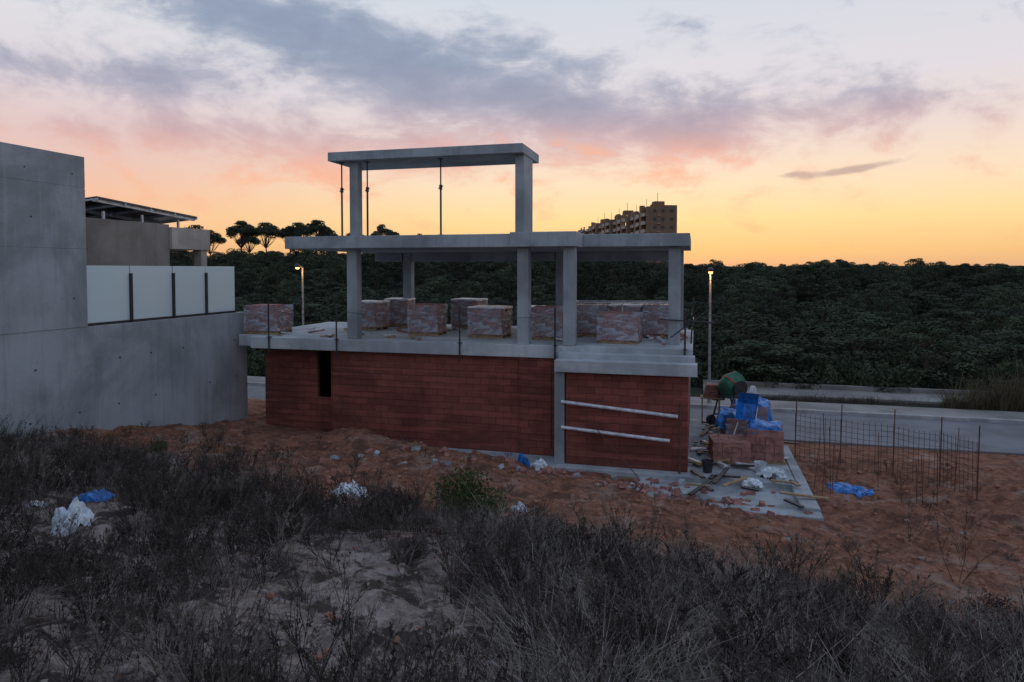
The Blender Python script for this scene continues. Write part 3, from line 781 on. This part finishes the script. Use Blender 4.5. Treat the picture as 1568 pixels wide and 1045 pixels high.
# ---------------------------------------------------------------- sky
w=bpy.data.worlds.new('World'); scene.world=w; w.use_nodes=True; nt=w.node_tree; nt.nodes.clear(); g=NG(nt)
tc=g.n('ShaderNodeTexCoord').outputs['Generated']
sp=g.n('ShaderNodeSeparateXYZ'); nt.links.new(tc,sp.inputs[0]); X,Y,Z=sp.outputs
hor=g.math('SQRT',g.math('ADD',g.math('MULTIPLY',X,X),g.math('MULTIPLY',Y,Y)))
yy=g.math('MAXIMUM',Y,.05)
e=g.math('DIVIDE',Z,g.math('MAXIMUM',hor,.05))
a=g.math('DIVIDE',X,yy)
base=g.ramp(g.math('MULTIPLY',e,1.25,clamp=True),[(0,lin(226,172,134)),(.03,lin(245,196,132)),(.09,lin(255,221,158)),(.15,lin(253,226,192)),(.23,lin(238,219,212)),(.32,lin(226,220,226)),(.48,lin(212,218,228)),(.8,lin(172,186,208)),(1,lin(160,176,202))])
left=g.ramp(g.math('MULTIPLY',e,1.25,clamp=True),[(0,lin(224,155,120)),(.05,lin(250,196,140)),(.12,lin(246,196,166)),(.2,lin(230,198,192)),(.3,lin(222,214,220)),(.48,lin(224,228,234)),(1,lin(160,176,202))])
base=g.mix(g.mapr(a,.0,-.65),base,left)
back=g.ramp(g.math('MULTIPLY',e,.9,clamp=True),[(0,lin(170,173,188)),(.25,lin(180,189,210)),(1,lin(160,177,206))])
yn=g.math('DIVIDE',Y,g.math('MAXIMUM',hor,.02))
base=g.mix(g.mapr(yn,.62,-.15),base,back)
zc=g.math('ADD',Z,.16)
cv=g.n('ShaderNodeCombineXYZ'); nt.links.new(g.math('DIVIDE',X,zc),cv.inputs[0]); nt.links.new(g.math('DIVIDE',Y,zc),cv.inputs[1])
pr=g.mapping(cv.outputs[0],(1,.85,1),(0,0,R(18)))
n1=g.noise(pr,1.5,5,.58,.5)
sv=g.n('ShaderNodeCombineXYZ'); nt.links.new(a,sv.inputs[0]); nt.links.new(g.math('MULTIPLY',e,2.1),sv.inputs[1])
n3=g.noise(g.mapping(sv.outputs[0],(1,1,1),(0,0,R(10))),7.5,7,.62,.25)
def blob(ca,ce,ra,re,tilt,amp):
    da=g.math('SUBTRACT',a,ca); de=g.math('SUBTRACT',e,ce)
    c_,s_=math.cos(tilt),math.sin(tilt)
    p=g.math('DIVIDE',g.math('ADD',g.math('MULTIPLY',da,c_),g.math('MULTIPLY',de,s_)),ra)
    q=g.math('DIVIDE',g.math('SUBTRACT',g.math('MULTIPLY',de,c_),g.math('MULTIPLY',da,s_)),re)
    r=g.math('ADD',g.math('MULTIPLY',p,p),g.math('MULTIPLY',q,q))
    return g.math('MULTIPLY',g.math('POWER',2.718,g.math('MULTIPLY',r,-1)),amp)
bl=[blob(-.36,.345,.28,.06,-.2,1.0),blob(-.08,.275,.36,.07,-.14,1.15),blob(-.62,.24,.28,.034,-.03,.95),blob(-.42,.18,.34,.03,0,.7),
    blob(.15,.205,.17,.036,-.16,.8),blob(.44,.205,.21,.038,-.03,1.15),blob(-.15,.15,.45,.04,-.02,.6),blob(.2,.33,.3,.03,0,.2)]
dens=bl[0]
for x in bl[1:]: dens=g.math('ADD',dens,x)
front=g.mapr(Y,.1,.35)
nz=g.math('ADD',g.math('MULTIPLY',n1,.3),g.math('MULTIPLY',n3,1.0))
dd=g.math('ADD',dens,g.math('MULTIPLY',g.math('SUBTRACT',nz,.66),3.6))
cl=g.mapr(dd,.1,.95,0,.96)
ccol=g.ramp(g.math('MULTIPLY',e,2.5,clamp=True),[(0,lin(236,150,110)),(.2,lin(250,188,148)),(.34,lin(240,180,160)),(.46,lin(208,176,180)),(.58,lin(172,169,187)),(.75,lin(148,161,184)),(1,lin(146,160,184))])
ccol=g.mix(g.mapr(dd,.4,1.4),g.mix(.45,ccol,base),ccol)
ccol=g.mix(g.mapr(dd,1.0,2.1,0,.42),ccol,lin(122,133,160))
sky=g.mix(g.math('MULTIPLY',cl,front),base,ccol)
wi=g.math('MULTIPLY',g.mapr(n3,.50,.62),g.math('ADD',blob(-.15,.115,.5,.045,0,.55),blob(.12,.17,.2,.03,-.1,.5)))
sky=g.mix(g.math('MULTIPLY',wi,front),sky,lin(255,186,150))
st=g.math('ADD',blob(.50,.131,.085,.006,.10,1.1),blob(.40,.128,.03,.005,.05,.8))
stm=g.math('MULTIPLY',g.mapr(g.math('ADD',st,g.math('MULTIPLY',g.math('SUBTRACT',n3,.5),2.2)),.3,1.0),front)
sky=g.mix(g.math('MULTIPLY',stm,.7),sky,lin(180,154,152))
sky=g.mix(g.mapr(Z,-.002,-.03),sky,(.06,.055,.05))
ni=g.n('ShaderNodeTexSky'); ni.sky_type='NISHITA'; ni.sun_disc=False; ni.sun_elevation=R(1.5); ni.sun_rotation=R(14)
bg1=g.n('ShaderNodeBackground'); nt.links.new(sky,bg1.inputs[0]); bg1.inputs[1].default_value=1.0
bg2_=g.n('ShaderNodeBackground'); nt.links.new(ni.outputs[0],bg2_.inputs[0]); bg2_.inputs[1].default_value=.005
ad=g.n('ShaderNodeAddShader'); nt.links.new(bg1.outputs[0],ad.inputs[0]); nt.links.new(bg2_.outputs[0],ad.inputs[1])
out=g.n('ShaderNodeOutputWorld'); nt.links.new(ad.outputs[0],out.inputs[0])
w.cycles.sampling_method='MANUAL'; w.cycles.sample_map_resolution=256
sl=bpy.data.lights.new('sun','SUN'); sl.energy=.12; sl.angle=R(12); sl.color=(1,.62,.38)
so=bpy.data.objects.new('sun',sl); scene.collection.objects.link(so)
az=R(14); el=R(3); dirv=Vector((math.sin(az)*math.cos(el),math.cos(az)*math.cos(el),math.sin(el)))
so.rotation_euler=dirv.to_track_quat('Z','Y').to_euler()

# ---------------------------------------------------------------- camera
cd=bpy.data.cameras.new('camera'); cam=bpy.data.objects.new('camera',cd); scene.collection.objects.link(cam)
cd.lens=24; cd.sensor_width=36; cd.clip_end=8000; cd.clip_start=.1
cam.location=(0,0,5.4); pitch=2.0
cam.rotation_euler=(R(90-pitch),0,0); cd.shift_y=-(109.5-1045*math.tan(R(pitch)))/1568
scene.camera=cam
scene.view_settings.view_transform='Standard'; scene.view_settings.look='None'; scene.view_settings.exposure=0
